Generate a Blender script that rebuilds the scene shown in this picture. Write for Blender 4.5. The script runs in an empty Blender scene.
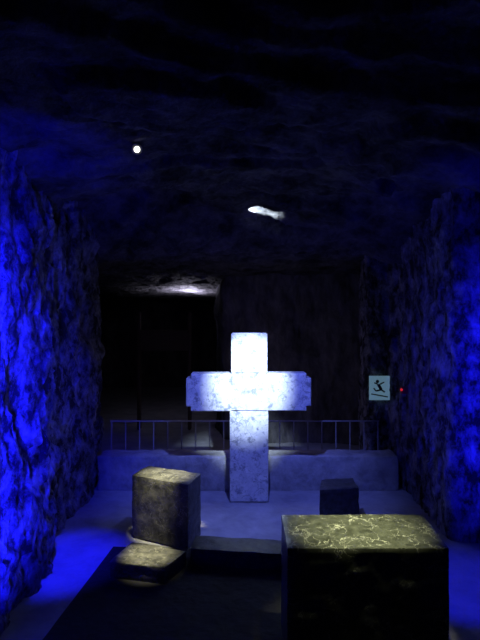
import bpy, bmesh, math, random
from mathutils import Vector, noise, Matrix
random.seed(4)
sc = bpy.context.scene
try:
    sc.view_settings.view_transform = 'Standard'
    sc.view_settings.look = 'None'
except Exception as e:
    print(e)

# ---------------------------------------------------------------- materials
def new_mat(name):
    m = bpy.data.materials.new(name); m.use_nodes = True
    nt = m.node_tree
    return m, nt, nt.nodes, nt.links, nt.nodes['Principled BSDF']

def ramp(N, stops):
    r = N.new('ShaderNodeValToRGB')
    e = r.color_ramp.elements
    e[0].position, e[0].color = stops[0][0], (*stops[0][1], 1)
    e[1].position, e[1].color = stops[-1][0], (*stops[-1][1], 1)
    for p, c in stops[1:-1]:
        x = e.new(p); x.color = (*c, 1)
    return r

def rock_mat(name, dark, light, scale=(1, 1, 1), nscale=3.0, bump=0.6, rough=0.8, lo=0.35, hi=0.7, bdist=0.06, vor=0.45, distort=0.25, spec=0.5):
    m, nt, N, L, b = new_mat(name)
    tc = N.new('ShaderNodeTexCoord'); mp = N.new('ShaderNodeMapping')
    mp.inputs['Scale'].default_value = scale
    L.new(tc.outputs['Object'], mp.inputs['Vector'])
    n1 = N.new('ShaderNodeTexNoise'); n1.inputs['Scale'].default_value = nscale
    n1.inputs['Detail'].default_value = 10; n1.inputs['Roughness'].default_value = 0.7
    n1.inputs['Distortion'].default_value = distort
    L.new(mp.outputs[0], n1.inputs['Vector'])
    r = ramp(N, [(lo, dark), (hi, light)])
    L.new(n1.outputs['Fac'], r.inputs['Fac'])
    L.new(r.outputs['Color'], b.inputs['Base Color'])
    v = N.new('ShaderNodeTexVoronoi'); v.inputs['Scale'].default_value = nscale * 2.0
    n3 = N.new('ShaderNodeTexNoise'); n3.inputs['Scale'].default_value = nscale*4; n3.inputs['Detail'].default_value = 6
    L.new(mp.outputs[0], n3.inputs['Vector'])
    L.new(mp.outputs[0], v.inputs['Vector'])
    a = N.new('ShaderNodeMath'); a.operation = 'MULTIPLY_ADD'
    L.new(v.outputs['Distance'], a.inputs[0]); a.inputs[1].default_value = vor
    L.new(n1.outputs['Fac'], a.inputs[2])
    a2 = N.new('ShaderNodeMath'); a2.operation = 'MULTIPLY_ADD'
    L.new(n3.outputs['Fac'], a2.inputs[0]); a2.inputs[1].default_value = 0.5
    L.new(a.outputs[0], a2.inputs[2])
    bp = N.new('ShaderNodeBump'); bp.inputs['Strength'].default_value = bump
    bp.inputs['Distance'].default_value = bdist
    L.new(a2.outputs[0], bp.inputs['Height']); L.new(bp.outputs[0], b.inputs['Normal'])
    b.inputs['Roughness'].default_value = rough
    b.inputs['Specular IOR Level'].default_value = spec
    return m

def marble_mat(name, base, mid, vein, scale=3.0, rough=0.35, veinw=0.035, bump=0.15, spots=None, dist=0.25, lo=0.38, hi=0.68):
    m, nt, N, L, b = new_mat(name)
    tc = N.new('ShaderNodeTexCoord')
    nd = N.new('ShaderNodeTexNoise'); nd.inputs['Scale'].default_value = scale * 0.9
    nd.inputs['Detail'].default_value = 8
    L.new(tc.outputs['Object'], nd.inputs['Vector'])
    mx = N.new('ShaderNodeMixRGB'); mx.blend_type = 'LINEAR_LIGHT'; mx.inputs[0].default_value = dist
    L.new(tc.outputs['Object'], mx.inputs[1]); L.new(nd.outputs['Color'], mx.inputs[2])
    vo = N.new('ShaderNodeTexVoronoi'); vo.feature = 'DISTANCE_TO_EDGE'; vo.inputs['Scale'].default_value = scale
    L.new(mx.outputs[0], vo.inputs['Vector'])
    rv = ramp(N, [(0.0, (1, 1, 1)), (veinw, (0, 0, 0))])
    L.new(vo.outputs['Distance'], rv.inputs['Fac'])
    n2 = N.new('ShaderNodeTexNoise'); n2.inputs['Scale'].default_value = scale * 2.2; n2.inputs['Detail'].default_value = 9
    n2.inputs['Roughness'].default_value = 0.65
    L.new(tc.outputs['Object'], n2.inputs['Vector'])
    rc = ramp(N, [(lo, base), (hi, mid)])
    L.new(n2.outputs['Fac'], rc.inputs['Fac'])
    n4 = N.new('ShaderNodeTexNoise'); n4.inputs['Scale'].default_value = scale * 1.3; n4.inputs['Detail'].default_value = 3
    L.new(tc.outputs['Object'], n4.inputs['Vector'])
    r4 = ramp(N, [(0.40, (0.05, 0.05, 0.05)), (0.62, (1, 1, 1))])
    L.new(n4.outputs['Fac'], r4.inputs['Fac'])
    mm = N.new('ShaderNodeMath'); mm.operation = 'MULTIPLY'
    L.new(rv.outputs['Color'], mm.inputs[0]); L.new(r4.outputs['Color'], mm.inputs[1])
    fin = N.new('ShaderNodeMixRGB'); fin.inputs[2].default_value = (*vein, 1)
    L.new(mm.outputs[0], fin.inputs[0]); L.new(rc.outputs['Color'], fin.inputs[1])
    out = fin.outputs[0]
    if spots:
        for sc_, lo_, hi_, k in ((9, 0.53, 0.62, 1.0), (28, 0.58, 0.66, 0.8)):
            n5 = N.new('ShaderNodeTexNoise'); n5.inputs['Scale'].default_value = sc_; n5.inputs['Detail'].default_value = 7
            n5.inputs['Roughness'].default_value = 0.72
            L.new(tc.outputs['Object'], n5.inputs['Vector'])
            r5 = ramp(N, [(lo_, (0, 0, 0)), (hi_, (k, k, k))])
            L.new(n5.outputs['Fac'], r5.inputs['Fac'])
            f2 = N.new('ShaderNodeMixRGB'); f2.inputs[2].default_value = (*spots, 1)
            L.new(r5.outputs['Color'], f2.inputs[0]); L.new(out, f2.inputs[1]); out = f2.outputs[0]
    L.new(out, b.inputs['Base Color'])
    bp = N.new('ShaderNodeBump'); bp.inputs['Strength'].default_value = bump; bp.inputs['Distance'].default_value = 0.02
    L.new(n2.outputs['Fac'], bp.inputs['Height']); L.new(bp.outputs[0], b.inputs['Normal'])
    b.inputs['Roughness'].default_value = rough
    return m

def plain(name, col, rough=0.5, metal=0.0, emit=None, es=1.0):
    m, nt, N, L, b = new_mat(name)
    n = N.new('ShaderNodeTexNoise'); n.inputs['Scale'].default_value = 20
    r = ramp(N, [(0.3, tuple(c * 0.8 for c in col)), (0.7, col)])
    L.new(n.outputs['Fac'], r.inputs['Fac']); L.new(r.outputs['Color'], b.inputs['Base Color'])
    b.inputs['Roughness'].default_value = rough; b.inputs['Metallic'].default_value = metal
    if emit:
        b.inputs['Emission Color'].default_value = (*emit, 1); b.inputs['Emission Strength'].default_value = es
    return m

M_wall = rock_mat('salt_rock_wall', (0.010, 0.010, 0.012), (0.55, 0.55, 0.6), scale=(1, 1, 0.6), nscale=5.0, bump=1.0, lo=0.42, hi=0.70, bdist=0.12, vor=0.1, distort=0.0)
M_back = rock_mat('salt_rock_back', (0.04, 0.04, 0.045), (0.22, 0.21, 0.22), scale=(1, 1, 0.45), nscale=3, bump=0.8, vor=0.1)
M_ceil = rock_mat('salt_rock_ceiling', (0.02, 0.02, 0.023), (0.17, 0.165, 0.17), nscale=2.6, bump=1.0, lo=0.38, hi=0.72, bdist=0.1, vor=0.15, distort=0.0, spec=0.15)
M_floor = rock_mat('salt_floor', (0.28, 0.28, 0.3), (0.48, 0.48, 0.5), nscale=2.0, bump=0.25)
M_ledge = rock_mat('salt_ledge', (0.25, 0.25, 0.27), (0.6, 0.6, 0.62), nscale=3.0, bump=0.4)
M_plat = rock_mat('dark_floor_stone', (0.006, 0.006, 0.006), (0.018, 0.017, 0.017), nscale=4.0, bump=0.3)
M_cross = marble_mat('pale_salt_marble', (0.62, 0.64, 0.68), (0.92, 0.93, 0.95), (0.3, 0.32, 0.36), scale=3.5, rough=0.45, veinw=0.03, bump=0.2, spots=(0.30, 0.32, 0.36))
M_green = marble_mat('green_veined_marble', (0.030, 0.034, 0.022), (0.12, 0.13, 0.09), (0.6, 0.62, 0.46), scale=5.0, rough=0.35, veinw=0.03, bump=0.04, dist=0.4, lo=0.34, hi=0.7)
M_block = marble_mat('grey_stone', (0.045, 0.046, 0.04), (0.17, 0.168, 0.14), (0.34, 0.34, 0.27), scale=5, rough=0.5, veinw=0.03, bump=0.3, dist=0.4)
M_dark = marble_mat('dark_stone', (0.03, 0.03, 0.033), (0.09, 0.09, 0.095), (0.15, 0.15, 0.16), scale=6, rough=0.5, veinw=0.02)
M_metal = plain('rail_metal', (0.5, 0.5, 0.52), 0.45, 0.2)
M_wood = plain('old_timber', (0.09, 0.06, 0.042), 0.9)

# ---------------------------------------------------------------- mesh helpers
def obj_from(name, verts, faces, mat, smooth=True, parent=None):
    me = bpy.data.meshes.new(name); me.from_pydata(verts, [], faces); me.update()
    if smooth:
        for p in me.polygons: p.use_smooth = True
    o = bpy.data.objects.new(name, me); sc.collection.objects.link(o)
    if mat: me.materials.append(mat)
    if parent: o.parent = parent
    return o

def rough_noise(p, a1, a2, sx=1, sz=1):
    q = Vector((p.x * sx, p.y * sx, p.z * sz))
    v = a1 * noise.fractal(q * 0.9, 1.0, 2.0, 4)
    w = noise.ridged_multi_fractal(q * 2.2, 0.7, 2.3, 6, 1.0, 2.0)
    c = noise.cell(Vector((q.x * 5 + 1.3 * noise.noise(q * 3), q.y * 5, q.z * 5 + 1.3 * noise.noise(q * 3 + Vector((9, 0, 0))))))
    return v + a2 * (w - 1.0) + a2 * 0.4 * c

def poly_sheet(name, pts, z0, z1, mat, a1, a2, step=0.06, sz=0.6, side=1):
    P = [Vector((x, y, 0)) for x, y in pts]
    samples = []
    for i in range(len(P) - 1):
        n = max(2, int((P[i + 1] - P[i]).length / step))
        for k in range(n): samples.append(P[i].lerp(P[i + 1], k / n))
    samples.append(P[-1])
    S = samples[:]
    for _ in range(2):
        S = [S[0]] + [(S[i - 1] + S[i] * 2 + S[i + 1]) / 4 for i in range(1, len(S) - 1)] + [S[-1]]
    nz = int((z1 - z0) / step)
    V = []; F = []
    for i, s in enumerate(S):
        a = S[max(i - 3, 0)]; b = S[min(i + 3, len(S) - 1)]
        t = (b - a).normalized(); nrm = Vector((t.y, -t.x, 0)) * side
        for j in range(nz + 1):
            z = z0 + (z1 - z0) * j / nz
            p = Vector((s.x, s.y, z))
            d = rough_noise(p, a1, a2, 1, sz)
            V.append(p + nrm * d)
    m = nz + 1
    for i in range(len(S) - 1):
        for j in range(nz):
            F.append((i * m + j, (i + 1) * m + j, (i + 1) * m + j + 1, i * m + j + 1))
    return obj_from(name, V, F, mat)

def stone_block(name, quad, z0, z1, mat, amp=0.008, seg=0.035, tilt=(0, 0, 0, 0), bev=0.012, parent=None):
    bm = bmesh.new()
    lo = [bm.verts.new((x, y, z0)) for x, y in quad]
    hi = [bm.verts.new((x, y, z1 + t)) for (x, y), t in zip(quad, tilt)]
    bm.faces.new(lo[::-1]); bm.faces.new(hi)
    for i in range(4):
        j = (i + 1) % 4
        bm.faces.new((lo[i], lo[j], hi[j], hi[i]))
    bmesh.ops.recalc_face_normals(bm, faces=bm.faces)
    bmesh.ops.bevel(bm, geom=bm.edges[:], offset=bev, segments=2, affect='EDGES', profile=0.6)
    for _ in range(5):
        es = [e for e in bm.edges if e.calc_length() > seg * 1.8]
        if not es: break
        bmesh.ops.subdivide_edges(bm, edges=es, cuts=1, use_grid_fill=True)
    bmesh.ops.triangulate(bm, faces=[f for f in bm.faces if len(f.verts) > 4])
    bm.normal_update()
    for v in bm.verts:
        n = v.normal.copy()
        d = amp * noise.fractal(v.co * 5, 1, 2, 4) + amp * 0.5 * noise.noise(v.co * 14)
        v.co += n * d
        if v.co.z < z0 + 0.001: v.co.z = z0 + 0.001
    me = bpy.data.meshes.new(name); bm.to_mesh(me); bm.free()
    for p in me.polygons: p.use_smooth = True
    me.materials.append(mat)
    o = bpy.data.objects.new(name, me); sc.collection.objects.link(o)
    if parent: o.parent = parent
    try:
        me.set_sharp_from_angle(angle=math.radians(35))
    except Exception: pass
    return o

def box_into(bm, x0, x1, y0, y1, z0, z1, bev=0.0, seg=2):
    r = bmesh.ops.create_cube(bm, size=1)
    vs = r['verts']
    for v in vs:
        v.co = Vector((x0 + (v.co.x + .5) * (x1 - x0), y0 + (v.co.y + .5) * (y1 - y0), z0 + (v.co.z + .5) * (z1 - z0)))
    if bev:
        es = list({e for v in vs for e in v.link_edges})
        bmesh.ops.bevel(bm, geom=es, offset=bev, segments=seg, affect='EDGES')

def bm_obj(name, bm, mat, parent=None, smooth=False):
    me = bpy.data.meshes.new(name); bm.to_mesh(me); bm.free(); me.materials.append(mat)
    if smooth:
        for p in me.polygons: p.use_smooth = True
    o = bpy.data.objects.new(name, me); sc.collection.objects.link(o)
    if parent: o.parent = parent
    return o

def empty(name, loc=(0, 0, 0)):
    e = bpy.data.objects.new(name, None); e.location = loc; e.empty_display_size = 0.1
    sc.collection.objects.link(e); return e

# ---------------------------------------------------------------- cave shell
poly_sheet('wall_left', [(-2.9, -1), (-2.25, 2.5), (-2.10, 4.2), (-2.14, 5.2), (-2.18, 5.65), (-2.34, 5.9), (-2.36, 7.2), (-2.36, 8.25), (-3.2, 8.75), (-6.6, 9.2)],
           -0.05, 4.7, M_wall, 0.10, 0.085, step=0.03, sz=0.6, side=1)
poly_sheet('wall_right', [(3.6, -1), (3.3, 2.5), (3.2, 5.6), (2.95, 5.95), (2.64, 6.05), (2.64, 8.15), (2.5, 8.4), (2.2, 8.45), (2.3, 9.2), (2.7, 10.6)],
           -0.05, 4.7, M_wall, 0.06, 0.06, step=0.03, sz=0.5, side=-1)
poly_sheet('wall_back', [(2.9, 10.6), (1.5, 10.9), (0.4, 10.8), (-0.35, 11.2), (-0.55, 12.5), (-0.5, 19.9)],
           -0.05, 4.6, M_back, 0.14, 0.07, step=0.06, sz=0.45, side=-1)
poly_sheet('wall_far', [(-6.7, 9), (-6.8, 14), (-6.6, 19.6), (-0.3, 19.9)], -0.05, 4.6, M_back, 0.15, 0.06, step=0.12, side=1)

def sstep(a, b, t):
    t = max(0, min(1, (t - a) / (b - a))); return t * t * (3 - 2 * t)
def ceil_z(x, y):
    far = sstep(7.8, 9.0, y)
    z = 4.42 - 0.055 * min(x * x, 12)
    z += 0.055 * min(x * x, 12) * far
    z -= 0.62 * sstep(7.0, 8.6, y + 0.25 * noise.noise(Vector((x * 0.7, 3, 0))))
    if x < -3: z += 0.2 * sstep(3, 5, -x)
    z -= 0.35 * sstep(8.6, 15, y)
    p = Vector((x * 0.55, y * 0.9, 0.3))
    z += 0.16 * (1 - 0.7 * far) * noise.fractal(p, 0.9, 2.0, 5)
    t = noise.noise(Vector((x * 0.5 + 0.35 * y, y * 0.9 - 0.2 * x, 7))) * 3
    z += 0.12 * (1 - 0.9 * far) * (math.floor(t) + sstep(0.0, 0.12, t - math.floor(t)))
    z -= 0.045 * (noise.ridged_multi_fractal(Vector((x, y, 0)) * 1.9, 0.8, 2.2, 5, 1.0, 2.0) - 1)
    return z
def ceil_hit(px, py):
    d = 2.0
    while d < 19:
        x = (px - 240) / 490 * d; z = 2.7 + (320 - py) / 490 * d
        if z >= ceil_z(x, d): return Vector((x, d, z))
        d += 0.02
    return Vector((x, d, z))
V = []; F = []
nx, ny = 260, 460
for i in range(nx + 1):
    for j in range(ny + 1):
        x = -7.2 + 11.2 * i / nx; y = -1 + 21.2 * (j / ny) ** 1.15
        V.append((x, y, ceil_z(x, y)))
for i in range(nx):
    for j in range(ny):
        a = i * (ny + 1) + j; F.append((a, a + 1, a + ny + 2, a + ny + 1))
obj_from('ceiling', V, F, M_ceil)

V = []; F = []
nx, ny = 110, 140
for i in range(nx + 1):
    for j in range(ny + 1):
        x = -7.2 + 11.2 * i / nx; y = -1 + 21.2 * (j / ny)
        V.append((x, y, -0.012 + 0.010 * noise.fractal(Vector((x, y, 0)) * 1.3, 1, 2, 4)))
for i in range(nx):
    for j in range(ny):
        a = i * (ny + 1) + j; F.append((a, a + ny + 1, a + ny + 2, a + 1))
obj_from('floor', V, F, M_floor)

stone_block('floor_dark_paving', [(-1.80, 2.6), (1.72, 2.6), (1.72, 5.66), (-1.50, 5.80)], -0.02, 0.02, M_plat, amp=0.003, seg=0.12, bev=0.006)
stone_block('stone_ledge', [(-2.26, 7.78), (2.52, 7.78), (2.52, 8.22), (-2.26, 8.22)], -0.02, 0.53, M_ledge, amp=0.02, seg=0.07, bev=0.03)

# ---------------------------------------------------------------- cross
bm = bmesh.new()
yf, yb = 7.27, 7.60
box_into(bm, -0.15, 0.42, yf, yb, 0.0, 1.352, 0.012)
box_into(bm, -0.136, 0.402, yf - 0.006, yb, 1.352, 1.905, 0.010)
box_into(bm, -0.130, 0.405, yf, yb, 1.905, 2.508, 0.014)
for s, (x0, x1, z0, z1) in enumerate([(-0.80, -0.136, 1.345, 1.90), (0.402, 1.055, 1.352, 1.905)]):
    b2 = bmesh.new()
    box_into(b2, x0, x1, yf - 0.004, yb - 0.01, z0, z1)
    outer = x0 if s == 0 else x1
    es = [e for e in b2.edges if all(abs(v.co.x - outer) < 1e-4 for v in e.verts) and abs(e.verts[0].co.y - e.verts[1].co.y) > 0.1]
    bmesh.ops.bevel(b2, geom=es, offset=0.07, segments=6, affect='EDGES')
    es = [e for e in b2.edges if abs(e.verts[0].co.y - e.verts[1].co.y) < 1e-4 and e.calc_face_angle(0) > 1.0]
    bmesh.ops.bevel(b2, geom=es, offset=0.012, segments=2, affect='EDGES')
    tmp = bpy.data.meshes.new('t'); b2.to_mesh(tmp); b2.free(); bm.from_mesh(tmp)
bm_obj('stone_cross', bm, M_cross)

# ---------------------------------------------------------------- stone blocks
stone_block('marble_altar_block', [(0.35, 3.65), (1.56, 3.65), (1.60, 4.29), (0.36, 4.29)], 0.02, 1.0, M_green, amp=0.004, seg=0.03, bev=0.012)
stone_block('stone_seat_block', [(-1.345, 6.10), (-0.608, 5.735), (-0.49, 6.16), (-1.215, 6.50)], 0.0, 0.77, M_block, amp=0.010, seg=0.03, bev=0.012)
stone_block('stone_kneeler_block', [(-1.36, 5.09), (-0.765, 4.97), (-0.583, 5.33), (-1.225, 5.56)], 0.02, 0.188, M_block, amp=0.008, seg=0.03, bev=0.010)
stone_block('dark_stone_step', [(-0.54, 5.36), (0.55, 5.22), (0.60, 5.56), (-0.52, 5.69)], 0.02, 0.20, M_dark, amp=0.01, seg=0.04, bev=0.012)
stone_block('small_stone_block', [(1.03, 6.35), (1.56, 6.42), (1.58, 6.85), (1.12, 6.78)], 0.0, 0.50, M_dark, amp=0.012, seg=0.04, bev=0.012)

# ---------------------------------------------------------------- railing
bm = bmesh.new()
yr = 8.32
zt = 2.7 - 101 * yr / 490
for k in range(20):
    x = -2.18 + k * 0.238
    box_into(bm, x - 0.008, x + 0.008, yr - 0.008, yr + 0.008, 0.0, zt)
box_into(bm, -2.2, 2.36, yr - 0.010, yr + 0.010, zt - 0.010, zt + 0.010)
bm_obj('metal_railing', bm, M_metal)

# ---------------------------------------------------------------- timber frame in dark chamber
bm = bmesh.new()
box_into(bm, -2.50, -1.22, 12.0, 12.3, 1.95, 2.45, 0.02)
box_into(bm, -1.28, -1.20, 11.98, 12.2, 0.0, 2.9, 0.02)
box_into(bm, -2.52, -2.45, 11.98, 12.2, 0.0, 2.9, 0.02)
bm_obj('timber_mine_frame', bm, M_wood)

# ---------------------------------------------------------------- sign
y0 = 8.28
sg = empty('warning_sign', ((379.5 - 240) / 490 * y0, y0, 2.7 - (388 - 320) / 490 * y0))
Msign = plain('sign_plate_painted_glow', (0.5, 0.7, 0.75), 0.5, emit=(0.22, 0.42, 0.55), es=0.33)  # weak emission stands in for light falling on the sign plate
Mblk = plain('sign_black', (0.01, 0.01, 0.01), 0.6)
bm = bmesh.new(); box_into(bm, -0.175, 0.175, 0, 0.012, -0.205, 0.205, 0.004, 1)
bm_obj('plate', bm, Msign, sg)
bm = bmesh.new()
def seg2(bm, a, b, w):
    a = Vector(a); b = Vector(b); d = (b - a).normalized(); n = Vector((-d.y, d.x)) * w / 2
    vs = [bm.verts.new((p.x, -0.003, p.y)) for p in (a - n, b - n, b + n, a + n)]
    bm.faces.new(vs)
seg2(bm, (-0.02, 0.06), (0.03, -0.03), 0.05)
seg2(bm, (-0.02, 0.06), (-0.09, 0.09), 0.022)
seg2(bm, (0.0, 0.06), (0.08, 0.10), 0.022)
seg2(bm, (0.03, -0.03), (-0.06, -0.05), 0.026)
seg2(bm, (0.03, -0.03), (0.09, -0.07), 0.026)
seg2(bm, (-0.06, -0.05), (-0.10, 0.0), 0.022)
seg2(bm, (-0.14, -0.10), (0.14, -0.15), 0.02)
r = bmesh.ops.create_circle(bm, cap_ends=True, segments=16, radius=0.028)
for v in r['verts']: v.co = Vector((v.co.x - 0.035, -0.003, v.co.y + 0.11))
bm_obj('pictogram', bm, Mblk, sg)

al = empty('red_alarm_light', (2.50, 7.55, 1.62))
bm = bmesh.new(); box_into(bm, -0.02, 0.08, -0.035, 0.035, -0.055, 0.055, 0.01, 2)
bm_obj('housing', bm, plain('alarm_housing', (0.3, 0.02, 0.02)), al)
bm = bmesh.new(); bmesh.ops.create_uvsphere(bm, u_segments=16, v_segments=10, radius=0.022)
bmesh.ops.translate(bm, verts=bm.verts, vec=(-0.02, -0.025, 0.01))
bm_obj('lens', bm, plain('alarm_lens', (0.5, 0.02, 0.02), emit=(1, 0.03, 0.05), es=0.5), al)

# ---------------------------------------------------------------- ceiling lamps
def spot_fixture(name, loc, target, r=0.05, es=30, col=(1, 0.95, 0.85), stem=0.3):
    e = empty(name, loc)
    d = (Vector(target) - Vector(loc)).normalized()
    q = d.to_track_quat('-Z', 'Y').to_matrix().to_4x4()
    bm = bmesh.new()
    bmesh.ops.create_cone(bm, cap_ends=True, segments=24, radius1=r * 1.9, radius2=r * 1.4, depth=0.12)
    bmesh.ops.translate(bm, verts=bm.verts, vec=(0, 0, 0.065))
    bmesh.ops.transform(bm, matrix=q, verts=bm.verts)
    box_into(bm, -0.012, 0.012, -0.012, 0.012, 0.06, stem)
    bm_obj('housing', bm, plain('lamp_housing', (0.25, 0.25, 0.25)), e)
    bm = bmesh.new(); bmesh.ops.create_circle(bm, cap_ends=True, segments=24, radius=r)
    bmesh.ops.transform(bm, matrix=q, verts=bm.verts)
    bm_obj('lens', bm, plain('lamp_lens', (1, 1, 1), emit=col, es=es), e)
    return e
h = ceil_hit(137, 143)
l1 = Vector((-103 / 490 * h.y, h.y, 2.7 + 170.5 / 490 * h.y))
print('lamp', l1, ceil_z(l1.x, l1.y))
spot_fixture('ceiling_spotlight', l1, (-0.3, 2.0, 2.7), r=0.027, es=6, stem=max(0.1, ceil_z(l1.x, l1.y) - l1.z + 0.05))

# ---------------------------------------------------------------- lights
def aim(o, tgt):
    o.rotation_euler = (Vector(tgt) - o.location).to_track_quat('-Z', 'Y').to_euler()
def spot(name, loc, tgt, col, power, ang, blend=0.4, size=0.04):
    l = bpy.data.lights.new(name, 'SPOT'); l.energy = power; l.color = col
    l.spot_size = math.radians(ang); l.spot_blend = blend; l.shadow_soft_size = size
    o = bpy.data.objects.new(name, l); o.location = loc; sc.collection.objects.link(o); aim(o, tgt); return o
def area(name, loc, tgt, col, power, sx, sy, spread=180):
    l = bpy.data.lights.new(name, 'AREA'); l.energy = power; l.color = col; l.shape = 'RECTANGLE'
    l.size = sx; l.size_y = sy; l.spread = math.radians(spread)
    o = bpy.data.objects.new(name, l); o.location = loc; sc.collection.objects.link(o); aim(o, tgt); return o
def point(name, loc, col, power, r=0.05):
    l = bpy.data.lights.new(name, 'POINT'); l.energy = power; l.color = col; l.shadow_soft_size = r
    o = bpy.data.objects.new(name, l); o.location = loc; sc.collection.objects.link(o); return o
BLUE = (0.008, 0.008, 1.0)
spot('spot_cross', (0.25, 4.6, 3.85), (0.13, 7.3, 1.80), (0.66, 0.81, 1.0), 1550, 25, 0.8)
spot('spot_seat', (-0.93, 5.35, 3.9), (-0.93, 6.12, 0.77), (1.0, 0.93, 0.62), 1700, 15, 1.0)
spot('spot_kneeler', (-0.98, 5.0, 3.9), (-0.97, 5.27, 0.18), (1.0, 0.93, 0.62), 1500, 11, 1.0)
spot('spot_altar', (0.95, 3.66, 3.95), (0.97, 4.03, 1.0), (1.0, 0.98, 0.66), 900, 26, 1.0)
area('blue_wash_left', (-1.35, 2.3, 1.9), (-2.15, 3.98, 1.9), BLUE, 115, 0.1, 2.8, 30)
area('blue_wash_right', (2.0, 3.7, 1.8), (3.1, 5.9, 1.8), BLUE, 28, 0.1, 2.4, 42)
spot('blue_floor_left', (-1.6, 4.4, 3.4), (-1.97, 5.5, 0), BLUE, 1100, 28, 0.9)
spot('blue_recess_left', (-1.0, 3.5, 3.9), (-2.3, 6.9, 1.2), BLUE, 420, 34, 0.8)
spot('blue_floor_right', (2.45, 3.9, 2.4), (2.3, 5.0, 0), BLUE, 200, 36, 0.7)
area('blue_ceiling_wash', (0.3, 7.65, 0.9), (0.3, 5.8, 4.3), BLUE, 10, 3.5, 0.3, 120)
spot('blue_ceiling_left', (-1.2, 2.4, 2.8), (-2.0, 5.0, 4.2), BLUE, 330, 42, 0.9)
spot('blue_ceiling_right', (1.5, 2.6, 2.6), (2.5, 5.8, 4.2), BLUE, 120, 44, 0.9)
spot('blue_cross_floor', (0.2, 5.4, 4.0), (0.2, 7.55, 0.2), (0.14, 0.19, 1.0), 380, 62, 0.7)
c = ceil_hit(262, 211)
spot('ceiling_graze_lamp', (c.x - 0.28, c.y - 0.14, c.z - 0.18), (c.x - 0.06, c.y + 0.0, c.z), (0.75, 0.88, 1.0), 190, 54, 0.4, 0.01)
c = ceil_hit(188, 291)
spot('chamber_lamp', (c.x, c.y, ceil_z(c.x, c.y) - 0.34), (c.x, c.y + 0.05, c.z + 1), (0.78, 0.74, 1.0), 130, 172, 0.5, 0.03)
point('back_wall_fill', (0.13, 8.9, 1.6), (0.6, 0.52, 0.8), 8, 0.1)  # added fill, hidden behind the cross to brighten the back wall

w = bpy.data.worlds.new('world'); sc.world = w; w.use_nodes = True
w.node_tree.nodes['Background'].inputs[0].default_value = (0.002, 0.002, 0.008, 1)
w.node_tree.nodes['Background'].inputs[1].default_value = 0.3

# ---------------------------------------------------------------- camera
cd = bpy.data.cameras.new('camera'); cam = bpy.data.objects.new('camera', cd); sc.collection.objects.link(cam)
cd.sensor_fit = 'VERTICAL'; cd.sensor_height = 36; cd.lens = 490 / 640 * 36
cam.location = (0, 0, 2.7); cam.rotation_euler = (math.radians(90), 0, 0)
sc.camera = cam
